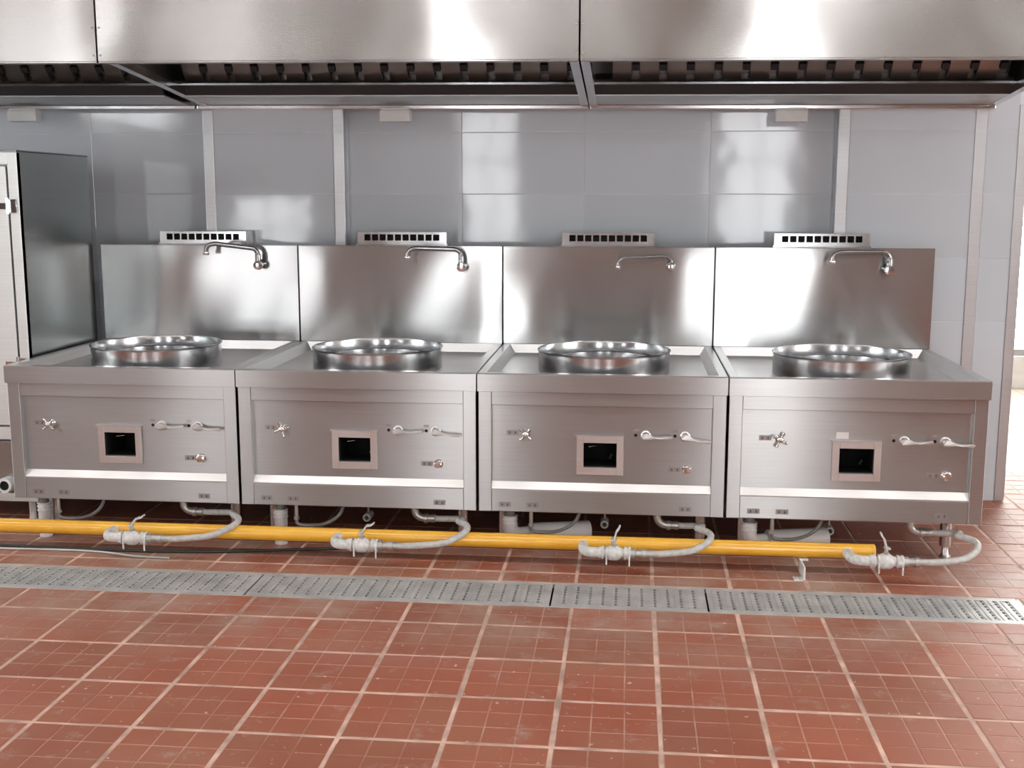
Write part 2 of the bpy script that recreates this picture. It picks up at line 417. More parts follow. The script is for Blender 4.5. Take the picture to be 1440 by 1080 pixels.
# ------------------------------------------------------------------ exhaust hood, three sections
HY0, HY1, HZ0, HZ1, HTOP = 4.72, 5.83, 2.037, 1.940, 2.62
def hz(y): return HZ0+(HZ1-HZ0)*(y-HY0)/(HY1-HY0)
def hood(xa, xb, label, left_end=False, right_end=False):
    t = tag(empty('exhaust_hood', ((xa+xb)/2, HY0, HZ0)), label, 'exhaust hood', 'steel exhaust hood sections over the stoves')
    ox, oy, oz = (xa+xb)/2, HY0, HZ0
    def fin(b_, name, mat, par=None):
        for v in b_.bm.verts: v.co.z -= .0062*(v.co.x+.55); v.co -= Vector((ox, oy, oz))
        return b_.build(name, mat, par or t)
    # fascia, slightly oil-canned sheet
    q = B(); nx, nz = 48, 12; vs_, fs = [], []
    for j in range(nz+1):
        for i in range(nx+1):
            x = xa+.002+(xb-xa-.004)*i/nx; z = HZ0+(HTOP-HZ0)*j/nz
            ed = min(1, min(i, nx-i)/5)*min(1, (j)/3)
            d = ed*(.0022*math.sin(x*4.1+1.3)+.0016*math.sin(x*9.7+z*3)+.001*math.sin(x*2.3-z*7))
            vs_.append((x, HY0-.002+d, z))
    for j in range(nz):
        for i in range(nx): a = j*(nx+1)+i; fs.append((a, a+1, a+nx+2, a+nx+1))
    q.curved = True; q.poly(vs_, fs)
    q.box(xa+.002, xb-.002, HY0+.003, HY0+.008, HZ0, HTOP)
    fascia = fin(q, 'fascia', 'steel_hood')
    fin(B().box(xa+.002, xb-.002, HY0-.004, HY0+.035, HZ0-.008, HZ0-.001, .0015), 'bottom_lip', 'steel_hood', None)
    for xe in ([xa+.012] if not left_end else [])+([xb-.012] if not right_end else []):
        for z in (2.06, 2.17, 2.30): 
            fin(B().lathe([(0, .004), (.004, .003), (.005, 0)], (xe, HY0-.003, z), 'y', 10), 'rivet', 'hood_inner', None)
    # sloping side rails
    for xs_, e in ((xa+.002, 1), (xb-.002, -1)):
        off = .034 if (e > 0 and xa < -1) else 0
        x0, x1 = sorted((xs_+off, xs_+off+e*.036))
        if e > 0 or xb > -2:
            fin(B().prism([(HY0+.03, hz(HY0+.03)-.006), (HY1-.01, hz(HY1-.01)-.006), (HY1-.01, hz(HY1-.01)+.03), (HY0+.03, hz(HY0+.03)+.03)], x0, x1), 'side_rail', 'steel_trim')
        xp = xs_ if e > 0 else xs_-.003
        fin(B().prism([(HY0+.01, hz(HY0)+.03), (HY1, HZ1+.03), (HY1, HTOP), (HY0+.01, HTOP)], xp, xp+.003), 'side_plate', 'hood_inner')
    xi0, xi1 = xa+.036, xb-.036
    fin(B().box(xa+.005, xb-.005, HY0+.01, HY1, HTOP-.004, HTOP), 'top_plate', 'hood_inner')
    fin(B().box(xa+.005, xb-.005, HY1-.004, HY1, HZ1+.02, HTOP-.004), 'back_plate', 'hood_inner')
    fin(B().prism([(5.50, 1.962), (5.80, 1.944), (5.80, 1.949), (5.50, 1.967)], xi0, xi1), 'rear_panel', 'steel_guard')
    fin(B().box(xa+.003, xb-.003, HY1-.03, HY1, HZ1-.016, HZ1+.003, .003, 2), 'rear_lip', 'steel_trim')
    g = fin(B().prism([(5.40, 2.004), (5.40, 2.013), (5.49, 2.013), (5.49, 2.004)], xi0, xi1), 'gutter_lip', 'steel_trim')
    fin(B().prism([(5.47, 2.004), (5.49, 2.004), (5.51, 1.966), (5.49, 1.966)], xi0, xi1), 'gutter_gap_shade', 'clip_black_gap_shade')  # black face paints in the shadowed gap below the gutter lip
    # baffle filters, leaning forward up into the hood
    fr = B(); A = Vector((0, 5.455, 2.014)); D = Vector((0, -.60, .80)); N = Vector((0, -.80, -.60)); LEN = .50
    def slab(q_, x0, x1, s0, s1, n0, n1):
        P_ = [A+D*s+N*n_ for s in (s0, s1) for n_ in (n0, n1)]
        v = [(x, P_[k].y, P_[k].z) for x in (x0, x1) for k in range(4)]
        q_.poly(v, [(0, 1, 3, 2), (4, 6, 7, 5), (0, 2, 6, 4), (1, 5, 7, 3), (0, 4, 5, 1), (2, 3, 7, 6)])
    slab(fr, xi0, xi1, 0, .018, -.05, .0); slab(fr, xi0, xi1, LEN-.018, LEN, -.05, .0)
    fil = fin(fr, 'filter_frame', 'hood_inner')
    pitch = .123; n_ = int((xi1-xi0)/pitch); st = (xi1-xi0-n_*pitch)/2+xi0
    for i in range(n_):
        x = st+i*pitch
        q = B(); slab(q, x+.02, x+.105, .004, LEN-.004, -.004, 0); slab(q, x+.02, x+.023, .004, LEN-.004, -.022, -.004); slab(q, x+.102, x+.105, .004, LEN-.004, -.022, -.004)
        fin(q, 'baffle', 'filter_metal', fil)
        q = B(); slab(q, x+.088, x+.160, .006, LEN-.006, -.046, -.042); slab(q, x+.088, x+.091, .006, LEN-.006, -.042, -.026); slab(q, x+.157, x+.160, .006, LEN-.006, -.042, -.026)
        fin(q, 'baffle', 'filter_metal', fil)
        q = B(); slab(q, x+.108, x+.140, .07, .10, -.02, .012); fin(q, 'clip', 'clip_black_gap_shade', fil)
    return t
hood(-4.18, -2.204, 'steel exhaust hood section reaching over the tall cabinet')
hood(-2.200, -.220, 'steel exhaust hood section over the two stoves next to the cabinet')
hood(-.216, 1.70, 'steel exhaust hood section ending beside the corner guard of the tiled wall', right_end=True)

for x, lab in ((-3.10, 'white box under the hood rear rail above the tall cabinet'), (-1.172, 'white box under the hood rear rail above the second stove from the cabinet'), (.747, 'white box under the hood rear rail above the stove farthest from the cabinet')):
    t = tag(empty('junction_box', (x, 5.775, 1.86-.0062*(x+.55))), lab, 'junction box', 'white boxes under the hood')
    B().box(-.076, .076, -.03, .03, 0, .055, .004, 2).build('housing', 'white_plastic', t)
    B().box(-.07, .07, -.024, .024, .055, .066, .002).build('lid', 'white_plastic', t)

# ------------------------------------------------------------------ wok stoves
X0, W, YF, D = -2.666, 1.0213, 4.65, .978
ZT, ZA, ZR, ZS, ZL, ZB = .784, .709, .650, .324, .294, .199
TRAY = .744
def label_plate(parent, x, y, z, wd=.05, marks=2):
    p = B().box(x-wd/2, x+wd/2, y-.0012, y, z-.0105, z+.0105).build('label_plate', 'label_metal', parent)
    for k in range(marks):
        cx = x-wd/2+wd*(k+.6)/(marks+.2)
        q = B()
        q.box(cx-.005, cx+.005, y-.0019, y-.0012, z-.001, z+.001); q.box(cx-.001, cx+.001, y-.0019, y-.0012, z-.006, z+.006); q.box(cx-.004, cx+.004, y-.0019, y-.0012, z-.006, z-.0045)
        q.build('engraving', 'label_ink', p)
def stove(i, label, dx, ringx, lever_rot, tap, group):
    t = tag(empty('wok_stove', (X0+W*i, YF, 0)), label, 'wok stove', group)
    g = .0022
    # countertop with sunken tray
    q = B(); x0, x1 = g, W-g
    O = [(x0, 0), (x1, 0), (x1, D), (x0, D)]
    I = [(x0+.036, .030), (x1-.036, .030), (x1-.036, D-.012), (x0+.036, D-.012)]
    T = [(x0+.062, .050), (x1-.062, .050), (x1-.062, D-.03), (x0+.062, D-.03)]
    c = .003; O2 = [(x0+c, c), (x1-c, c), (x1-c, D), (x0+c, D)]
    rings = [[(*p, ZA) for p in O], [(*p, ZT-c) for p in O], [(*p, ZT) for p in O2], [(*p, ZT) for p in I], [(*p, TRAY) for p in T]]
    v = [p for r_ in rings for p in r_]; f = []
    for k in range(4):
        for j in range(4): f.append((k*4+j, k*4+(j+1) % 4, k*4+4+(j+1) % 4, k*4+4+j))
    f.append((16, 17, 18, 19)); f.append((3, 2, 1, 0))
    q.poly(v, f); q.build('countertop', 'steel_tray', t)
    # the front edge of the countertop
    B().box(x0+.0005, x1-.0005, -.0015, .002, ZA-.001, ZT-.004, .0008).build('apron', 'steel_front', t)
    for a in (g+.003, W-g-.003-.054): 
        B().box(a, a+.054, .014, .066, ZB, ZA, .002, 2).build('post', 'steel_front', t)
        B().box(a, a+.054, D-.06, D-.005, ZB, ZA, .002).build('post', 'steel_front', t)
    xl, xr = g+.057, W-g-.057
    B().box(xl, xr, .018, .046, ZR, ZA, .0015).build('upper_rail', 'steel_front', t)
    # control panel with the ignition opening
    px0, px1, pz0, pz1 = .436+dx, .572+dx, .394, .496
    py = .040; q = B()
    for a in ((xl, px0, ZL, ZR), (px1, xr, ZL, ZR), (px0, px1, ZL, pz0), (px0, px1, pz1, ZR)): q.box(a[0], a[1], py, py+.004, a[2], a[3])
    bmesh.ops.remove_doubles(q.bm, verts=q.bm.verts, dist=1e-5)
    q.build('control_panel', 'steel_front', t)
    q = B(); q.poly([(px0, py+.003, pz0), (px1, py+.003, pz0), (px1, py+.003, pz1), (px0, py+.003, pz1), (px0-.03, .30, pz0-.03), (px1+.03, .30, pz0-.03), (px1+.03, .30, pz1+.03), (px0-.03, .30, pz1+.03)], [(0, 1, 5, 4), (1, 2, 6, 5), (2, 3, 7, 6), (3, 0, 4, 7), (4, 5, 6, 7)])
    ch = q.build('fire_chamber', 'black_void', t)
    B().tube([(px0-.004, .12, pz0+.068), (px0+.02, .10, pz0+.072), (px0+.05, .11, pz0+.074)], [.004, .0035, .002], 8).build('pilot_tube', 'chrome', ch)
    B().tube([(px1-.03, .16, pz0+.01), (px1-.022, .15, pz0+.028)], .005, 8).build('pilot_tube', 'cast_metal', ch)
    q = B(); fx0, fx1, fz0, fz1 = px0-.028, px1+.028, pz0-.032, pz1+.028
    for a in ((fx0, px0, fz0, fz1), (px1, fx1, fz0, fz1), (px0, px1, fz0, pz0), (px0, px1, pz1, fz1)): q.box(a[0], a[1], py-.016, py-.0005, a[2], a[3], .0015)
    q.box(fx0-.008, fx1+.002, py-.019, py-.0005, fz1, fz1+.004)
    q.build('opening_frame', 'cast_metal', t)
    # sloping sill and lower rail
    B().prism([(py+.003, ZS+.003), (py+.003, ZL), (.018, ZL-.006), (.0175, ZL+.001)], xl, xr).build('sill', 'cast_metal', t)
    B().box(xl, xr, .017, .05, ZB, ZL-.003, .0015).build('lower_rail', 'steel_front', t)
    for a in (g+.004, W-g-.007): B().box(a, a+.003, .066, D-.06, ZB, ZA).build('side_panel', 'steel_front', t)
    B().box(xl, xr, .06, D-.06, ZB+.004, ZB+.008).build('floor_plate', 'hood_inner', t)
    B().box(xl, xr, D-.02, D-.015, ZB, ZA).build('back_panel', 'hood_inner', t)
    # backsplash box with folded top edge
    q = B(); nx, nz = 26, 12; vs_, fs = [], []
    za, zb_ = ZT+.004, 1.2575; ph = i*1.9
    for j in range(nz+1):
        for k in range(nx+1):
            x = g+.002+(W-2*g-.004)*k/nx; z = za+(zb_-za)*j/nz
            ed = min(1, min(k, nx-k)/4)*min(1, min(j, nz-j)/2+.15)
            d = ed*(.0022*math.sin(x*6.3+ph+z*1.5)+.0014*math.sin(x*11+ph*2-z*5)+.0008*math.sin(z*9+ph))
            vs_.append((x, D+d, z))
    for j in range(nz):
        for k in range(nx): a = j*(nx+1)+k; fs.append((a, a+1, a+nx+2, a+nx+1))
    q.curved = True; q.poly(vs_, fs)
    q.box(g+.002, W-g-.002, D+.006, D+.05, ZT-.03, 1.2575, .002); q.box(g+.002, W-g-.002, D-.001, D+.03, 1.2565, 1.2605, .001)
    q.build('backsplash', 'steel_splash', t)
    # flue outlet with ten square holes
    fx0, fx1, fy = .284, .732, 1.055; q = B(); hw, pt = .0305, .0385; hs = (fx0+fx1)/2-(9*pt+hw)/2
    zc0, zc1, zt = 1.283, 1.3135, 1.3215
    q.box(fx0-.006, fx1+.006, fy-.004, 1.165, 1.225, zc0-.016); q.box(fx0, fx1, fy, fy+.006, zc0-.016, zc0); q.box(fx0, fx1, fy, fy+.006, zc1, zt); q.box(fx0, fx1, fy, 1.165, zt, zt+.003)
    q.box(fx0, fx0+.003, fy+.006, 1.165, zc0-.016, zt); q.box(fx1-.003, fx1, fy+.006, 1.165, zc0-.016, zt)
    e = [fx0]+[v_ for k in range(10) for v_ in (hs+k*pt, hs+k*pt+hw)]+[fx1]
    for k in range(0, len(e), 2): q.box(e[k], e[k+1], fy, fy+.006, zc0, zc1)
    fl_ = q.build('flue_outlet', 'steel_trim', t)
    B().box(fx0+.004, fx1-.004, fy+.05, fy+.055, zc0-.014, zt-.001).build('flue_back', 'black_void', fl_)
    # wok ring: outer water ring, sloping seat, burner bowl
    rc = (ringx, .392, 0); R_ = .286
    q = B(); q.lathe([(R_, TRAY-.001), (R_, .833), (R_+.004, .835), (R_+.0045, .839), (R_+.002, .842), (R_-.003, .841), (R_-.005, .836), (R_-.005, .792), (R_-.02, .786), (.205, .780)], rc, 'z', 64)
    rg = q.build('wok_ring', 'steel_ring', t)
    B().lathe([(.206, .779), (.200, .803), (.196, .806), (.192, .803), (.189, .775), (.186, .70)], rc, 'z', 56).build('wok_seat', 'steel_ring', rg)
    B().lathe([(.187, .702), (.15, .64), (.08, .61), (0, .605)], rc, 'z', 40).build('burner_bowl', 'cast_metal', rg)
    # swivel tap on the backsplash
    bx, bz, ex, lift, yout, thin = tap; rise = .048 if thin else .082
    base = B().lathe([(0, .0), (.021, 0), (.023, .004), (.019, .012), (.013, .02), (.013, .04)], (bx, D+.002, bz), 'y', 20).build('tap', 'tap_metal', t)
    y1 = D-.055; zt_ = bz+rise; rr = .0075 if thin else .0115
    pts = [(bx, D-.03, bz-.004), (bx, y1+.006, bz-.004), (bx, y1, bz+.012), (bx, y1, zt_-rise*.55), (bx-.004, y1-.001, zt_-.02), (bx-.02, y1-.004, zt_-.004), (bx-.045, y1-.008, zt_),
           (ex+.045, y1-yout, zt_+lift), (ex+.018, y1-yout-.004, zt_+lift-.006), (ex+.003, y1-yout-.006, zt_+lift-.022), (ex, y1-yout-.006, zt_+lift-.05)]
    dense = [Vector(p) for p in pts[:1]]+spline(pts[1:7], 5)+spline(pts[7:], 5)
    rads = [rr*1.25 if (p.x > bx-.01 and p.z < zt_-.03) else rr for p in dense]
    B().tube(dense, rads, 14).build('spout', 'tap_metal', base)
    B().lathe([(0, 0), (rr*1.2, 0), (rr*1.35, .006), (rr*1.3, .014), (rr, .016)], (ex, y1-yout-.006, zt_+lift-.055), 'z', 14).build('nozzle', 'chrome', base)
    B().lathe([(0, .0), (rr*1.9, .0), (rr*2.1, .01), (rr*1.7, .03), (0, .032)], (bx, y1+.012, bz-.004), 'y', 18).build('tap_cap', 'chrome', base)
    # cross-handle water valve
    cx, cz = .197+dx, .530
    v0 = B().lathe([(.016, 0), (.016, .004), (.009, .006), (.008, .03)], (cx, py, cz), 'y', 18).build('valve_stem', 'chrome', t)
    q = B(); q.lathe([(.011, 0), (.013, .004), (.012, .014), (.006, .02), (0, .021)], (cx, py-.026, cz), 'y', 16)
    for k in range(4):
        a = math.radians(lever_rot[2]+90*k); d = Vector((math.cos(a), 0, math.sin(a))); o_ = Vector((cx, py-.034, cz))
        q.tube([o_+d*.008, o_+d*.018, o_+d*.024, o_+d*.031, o_+d*.034], [.0045, .004, .0062, .0068, .003], 10)
    q.build('cross_handle', 'chrome', v0)
    label_plate(t, cx-.056, py, cz+.001)
    # two gas levers with pilot holes
    for k, lx in enumerate((.690, .850)):
        lx += dx
        B().lathe([(0, .001), (.0068, .0008), (.0068, 0)], (lx-.041, py, .530), 'y', 14).build('pilot_hole', 'black_void', t)
        b0 = B().lathe([(.021, 0), (.021, .006), (.017, .009), (.015, .022), (0, .023)], (lx, py, .529), 'y', 20).build('lever_boss', 'cast_metal', t)
        a = math.radians(lever_rot[k]); dv = Vector((math.cos(a), 0, math.sin(a))); nv = Vector((-math.sin(a), 0, math.cos(a))); o_ = Vector((lx, py-.026, .529))
        outl = [(-.019, 0), (-.014, .011), (0, .016), (.014, .012), (.03, .0055), (.055, .005), (.085, .0065), (.104, .006), (.108, 0), (.104, -.006), (.085, -.007), (.055, -.0055), (.03, -.0065), (.014, -.012), (0, -.015), (-.014, -.010)]
        def bend(s): return -.010*math.sin(max(0, min(1, s/.105))*math.pi*.9)
        q = B(); n_ = len(outl)
        v = [o_+dv*s+nv*h+Vector((0, bend(s)-.006, 0)) for s, h in outl]+[o_+dv*s+nv*h+Vector((0, bend(s)+.004, 0)) for s, h in outl]
        q.poly([tuple(p) for p in v], [tuple(range(n_)), tuple(range(2*n_-1, n_-1, -1))]+[(m_, (m_+1) % n_, n_+(m_+1) % n_, n_+m_) for m_ in range(n_)])
        bmesh.ops.bevel(q.bm, geom=list(q.bm.edges), offset=.0012, segments=1, affect='EDGES')
        q.build('lever_handle', 'lever_metal', b0)
        B().box(lx-.052, lx-.030, py-.001, py, .545, .556).build('label_plate', 'label_metal', t)
    # small pilot knob
    kx, kz = .860+dx, .390
    kb = B().lathe([(.020, 0), (.020, .003), (.014, .006), (.013, .012)], (kx, py, kz), 'y', 22).build('knob_ring', 'chrome', t)
    B().lathe([(.0155, .010), (.0165, .014), (.0165, .024), (.013, .028), (0, .029)], (kx, py, kz), 'y', 12).build('knob', 'chrome', kb)
    label_plate(t, kx-.05, py, kz)
    for lx in (.115, .230, .860): label_plate(t, lx, .017, .229)
    # legs with adjustable feet
    for lx in (.092, W-.088):
        for ly in (.20, D-.14):
            lg = B().cyl((lx, ly, .055), (lx, ly, ZB+.006), .0265, 20).build('leg', 'steel_trim', t)
            B().lathe([(0, 0), (.023, 0), (.024, .008), (.015, .02), (.013, .056)], (lx, ly, 0), 'z', 18).build('foot', 'cast_metal', lg)
    # pipe stubs below the floor plate
    B().tube(spline([(.745+dx, .10, ZB+.006), (.745+dx, .10, .175), (.750+dx, .10, .155), (.768+dx, .10, .140), (.795+dx, .10, .136)], 5), .0165, 14).build('gas_inlet', 'zinc', t)
    return t
tapd = [(.835, 1.168, .585, .020, .03, False), (.825, 1.166, .572, .006, .05, False), (.812, 1.172, .560, -.006, .04, True), (.800, 1.164, .530, .0, .05, False)]
SG = 'wok stoves in one row under the hood'
S_ = [stove(0, 'steel wok stove standing right beside the tall steel cabinet', -.012, .522, (2, -3, 42), tapd[0], SG),
      stove(1, 'steel wok stove between the cabinet-side stove and the one with the thin tap', -.006, .524, (2, -6, 18), tapd[1], SG),
      stove(2, 'steel wok stove with a thinner, lower tap than the others', .004, .510, (0, -10, 48), tapd[2], SG),
      stove(3, 'steel wok stove with a small white sticker above its front opening, at the row end', .014, .504, (2, -4, 62), tapd[3], SG)]
q = B(); q.box(.436, .485, .0385, .040, .534, .5605, .0004); q.build('sticker', 'sticker_paper', S_[3])

# ------------------------------------------------------------------ yellow gas main
PY, PZ, PR = 4.59, .096, .0305
gp = tag(empty('gas_pipe', (-2.0, PY, 0)), 'long yellow gas pipe running in front of the stove feet', 'gas pipe')
def gl(x): return x+2.0
B().cyl((gl(-4.4), 0, PZ), (gl(.972), 0, PZ), PR, 28).build('pipe', 'gas_yellow', gp)
B().lathe([(PR, 0), (PR+.001, .002), (PR+.001, .014), (PR-.004, .018), (0, .018)], (gl(.970), 0, PZ), 'x', 28).build('end_cap', 'gas_yellow', gp)
for bx in (.69,):
    q = B(); q.box(gl(bx)-.03, gl(bx)+.012, -.115, -.07, 0, .006, .001); q.box(gl(bx)+.006, gl(bx)+.012, -.115, .02, .0, .058, .001); q.box(gl(bx)-.0, gl(bx)+.035, -.028, .02, .058, .0645, .001)
    br_ = q.build('pipe_bracket', 'pvc_white', gp)
    B().lathe([(0, .006), (.005, .005), (.007, 0)], (gl(bx)-.014, -.095, .006), 'z', 10).build('bolt', 'zinc', br_)
for fx in (-2.318, -.55):
    B().lathe([(PR+.0006, 0), (PR+.0006, .03)], (gl(fx), 0, PZ), 'x', 24).build('joint_band', 'gas_yellow', gp)

# ------------------------------------------------------------------ flexible gas hoses with ball valves
HL = ['grey gas hose and ball valve under the stove beside the tall cabinet', 'grey gas hose and ball valve under the second stove from the cabinet', 'grey gas hose and ball valve under the stove with the thin tap', 'grey gas hose looping out past the free end of the gas pipe']
for i, (dx, ls, loopx, tilt) in enumerate(((.022, .0, 1.025, (.050, .040)), (-.028, -.0, .985, (.048, .036)), (-.03, .0, .962, (.022, .055)), (.0, .0, .985, (-.022, .058)))):
    t = tag(empty('gas_hose', (X0+W*i, YF, 0)), HL[i], 'gas hose', 'gas hoses in front of the stoves')
    sd = (-.012, -.006, .004, .014)[i]
    vy, vz = -.195, .100
    e0 = .478+dx
    # elbow from the main
    B().tube(spline([(e0, PY-YF-PR+.003, PZ), (e0, -.11, PZ+.002), (e0+.002, -.145, .098), (e0+.014, -.178, .099), (e0+.04, vy, vz), (e0+.07, vy, vz)], 5), .0205, 16).build('elbow', 'tape_white', t)
    q = B(); q.lathe([(.017, 0), (.024, .001), (.024, .018), (.019, .02), (.021, .03), (.030, .045), (.031, .06), (.030, .075), (.021, .09), (.019, .1), (.024, .102), (.024, .125), (.017, .126)], (e0+.065, vy, vz), 'x', 20)
    vb = q.build('valve_body', 'tape_white', t)
    for k, (xx, hh) in enumerate(((.078, .0), (.094, .03), (.166, .0), (.184, .035))):
        q = B(); q.lathe([(.0255, 0), (.0265, .002), (.0255, .008)], (e0+xx, vy, vz), 'x', 18)
        if hh: q.box(e0+xx, e0+xx+.006, vy-.0275, vy-.025, vz-hh-.012, vz)
        q.build('sealing_tape', 'tape_white', vb)
    sx = e0+.126
    B().lathe([(.012, .024), (.012, .036), (.008, .038), (.007, .052), (.011, .053), (.011, .060), (0, .061)], (sx, vy, vz), 'z', 14).build('valve_stem', 'zinc', vb)
    p0 = Vector((sx, vy, vz+.054)); d = Vector((tilt[0], .01, tilt[1]))
    q = B(); pp = [p0+Vector((-.014*(1 if tilt[0] > 0 else -1), 0, -.002)), p0, p0+d*.4+Vector((0, 0, .012)), p0+d*.75, p0+d]
    for s_ in range(4):
        a_, c_ = pp[s_], pp[s_+1]; h = .012
        nrm = Vector((-(c_-a_).z, 0, (c_-a_).x)).normalized()*.003
        v = [a_+Vector((0, -h, 0))+nrm, a_+Vector((0, h, 0))+nrm, c_+Vector((0, h, 0))+nrm, c_+Vector((0, -h, 0))+nrm, a_+Vector((0, -h, 0))-nrm, a_+Vector((0, h, 0))-nrm, c_+Vector((0, h, 0))-nrm, c_+Vector((0, -h, 0))-nrm]
        q.poly([tuple(x) for x in v], [(0, 1, 2, 3), (7, 6, 5, 4), (0, 3, 7, 4), (1, 5, 6, 2), (0, 4, 5, 1), (3, 2, 6, 7)])
    q.build('valve_lever', 'white_plastic', vb)
    # hose end fittings
    hx = e0+.19
    q = B(); q.lathe([(.017, 0), (.021, .001), (.021, .02), (.016, .022), (.016, .045), (.0195, .046), (.0195, .062), (.015, .064), (.015, .09)], (hx, vy, vz), 'x', 12); q.build('hose_fitting', 'zinc', t)
    sxp = .785+sd
    q = B(); q.lathe([(.018, 0), (.021, .001), (.021, .016), (.017, .018), (.017, .03), (.0185, .031), (.0185, .048), (.014, .05)], (sxp, .10, .136), 'x', 12); q.build('hose_fitting', 'zinc', t)
    # the hose itself
    pts = [(sxp+.03, .10, .136), (sxp+.075, .10, .135), (.5*(sxp+.06+loopx)+.03, .085, .140), (loopx-.05, .045, .142), (loopx-.008, -.01, .141), (loopx, -.065, .135), (loopx-.03, -.125, .122), (loopx-.09, -.17, .108), (hx+.13, vy+.005, vz), (hx+.07, vy, vz)]
    B().tube(spline(pts, 9), .0135, 14).build('hose', 'hose_grey', t)

# ------------------------------------------------------------------ drain and water pipes below the stoves
PL = ['white drain pipe stub below the stove beside the tall cabinet', 'white drain pipe stub below the second stove from the cabinet', 'white elbowed drain pipe below the stove with the thin tap', 'white elbowed drain pipe below the stove with the sticker']
for i, (px, el) in enumerate(((.085, 0), (.143, 0), (.128, 1), (.113, 1))):
    t = tag(empty('drain_pipe', (X0+W*i+px, YF+.115, 0)), PL[i], 'drain pipe', 'white drain pipes below the stoves')
    B().cyl((0, 0, .13), (0, 0, ZB+.003), .020, 18).build('tailpiece', 'pvc_grey', t)
    if el:
        B().tube(spline([(0, 0, .155), (0, 0, .12), (.004, .002, .092), (.022, .008, .074), (.05, .018, .070), (.10, .05, .069)], 6), .030, 20).build('elbow', 'pvc_white', t)
        B().tube([(.08, .036, .069), (.20, .07, .067), (.33, .12, .064)], .044, 20).build('waste_pipe', 'pvc_white', t)
    else:
        B().cyl((0, 0, 0.0), (0, 0, .155), .028, 20).build('pipe', 'pvc_white', t)
    q = B()
    for z in (.118, .135, .15): q.lathe([(.0305, z), (.0325, z+.003), (.0305, z+.006)], (0, 0, 0), 'z', 20)
    q.build('coupling_rib', 'pvc_white', t)
WL = ['thin water line hanging below the stove beside the tall cabinet', 'thin water line hanging below the second stove from the cabinet', 'thin water line hanging below the stove with the thin tap', 'thin water line hanging below the stove with the sticker']
for i in range(4):
    lx = (.172, .225, .22, .20)[i]
    t = tag(empty('water_line', (X0+W*i+lx, YF+.075, 0)), WL[i], 'water line', 'thin water lines below the stoves')
    B().cyl((0, 0, .125), (0, 0, ZB+.003), .0085, 12).build('pipe', 'zinc', t)
    q = B(); q.lathe([(.009, 0), (.0125, .001), (.0125, .014), (.009, .015)], (0, 0, .12), 'z', 6); q.build('nut', 'cast_metal', t)
    B().tube(spline([(0, 0, .125), (.002, 0, .105), (.02, .002, .096), (.05, .005, .094), (.10, .01, .097), (.15, .012, .115), (.19, .014, .15), (.21, .016, ZB+.004)], 6), .0075, 10).build('hose', 'pvc_grey', t)
for i, (sx, lab) in enumerate(((.48, 'open pipe end below the second stove from the cabinet'), (.525, 'open pipe end below the stove with the thin tap'), (.475, 'open pipe end below the stove with the sticker'))):
    t = tag(empty('pipe_end', (X0+W*(i+1)+sx, YF+.34, 0)), lab, 'pipe end', 'open pipe ends below the stoves')
    B().lathe([(.010, 0), (.018, 0), (.018, .07), (.010, .07)], (0, .03, .072), 'y', 18, closed=True).build('ring', 'pvc_white', t)
    B().lathe([(0, .012), (.0102, .012)], (0, .03, .072), 'y', 18).build('bore', 'black_void', t)
    B().cyl((0, 0, .086), (0, 0, ZB+.004), .006, 10).build('hanger', 'cast_metal', t)

# ------------------------------------------------------------------ tall steel cabinet
CX1, CX0, CY0, CY1, CZ0, CZ1 = -2.692, -3.62, 4.92, 5.60, .11, 1.695
t = tag(empty('steel_cabinet', ((CX0+CX1)/2, (CY0+CY1)/2, 0)), 'tall steel cabinet with a hinged door beside the stoves', 'cabinet')
ox, oy = (CX0+CX1)/2, (CY0+CY1)/2
hwd, hd = (CX1-CX0)/2, (CY1-CY0)/2
B().box(hwd-.003, hwd, -hd+.002, hd, CZ0, CZ1, .001).build('side_panel', 'steel_cabinet', t)
B().box(-hwd, -hwd+.003, -hd+.002, hd, CZ0, CZ1, .001).build('side_panel', 'steel_cabinet', t)
B().box(-hwd+.003, hwd-.003, -hd+.03, hd-.004, CZ0, CZ1-.006).build('body', 'hood_inner', t)
B().box(-hwd, hwd, -hd, hd, CZ1-.006, CZ1+.004, .002).build('top_panel', 'steel_cabinet', t)
for a in (-hwd, hwd-.045): B().box(a, a+.045, -hd, -hd+.03, CZ0, CZ1-.006, .002).build('frame_post', 'steel_cabinet_front', t)
B().box(-hwd+.045, hwd-.045, -hd, -hd+.03, CZ1-.06, CZ1-.006, .002).build('frame_rail', 'steel_cabinet_front', t)
B().box(-hwd+.045, hwd-.045, -hd, -hd+.03, .40, .46, .002).build('frame_rail', 'steel_cabinet_front', t)
B().box(-hwd+.045, hwd-.045, -hd, -hd+.03, CZ0, .15, .002).build('frame_rail', 'steel_cabinet_front', t)
d_ = B().box(-hwd+.052, hwd-.052, -hd-.004, -hd+.02, .467, CZ1-.067, .004, 2).build('door', 'steel_cabinet_front', t)
for z in (1.455, .75):
    q = B(); q.cyl((hwd-.048, -hd-.012, z-.035), (hwd-.048, -hd-.012, z+.035), .007, 12); q.box(hwd-.046, hwd-.012, -hd-.006, -hd-.001, z-.03, z+.03, .002); q.box(hwd-.11, hwd-.05, -hd-.010, -hd-.004, z-.014, z+.014, .002)
    q.build('hinge', 'chrome', d_)
B().tube(spline([(-hwd+.12, -hd-.004, .95), (-hwd+.12, -hd-.05, .97), (-hwd+.12, -hd-.05, 1.15), (-hwd+.12, -hd-.004, 1.17)], 6), .009, 12).build('handle', 'chrome', d_)
B().box(-hwd+.052, hwd-.052, -hd-.002, -hd+.02, .157, .393, .003).build('lower_panel', 'steel_cabinet', t)
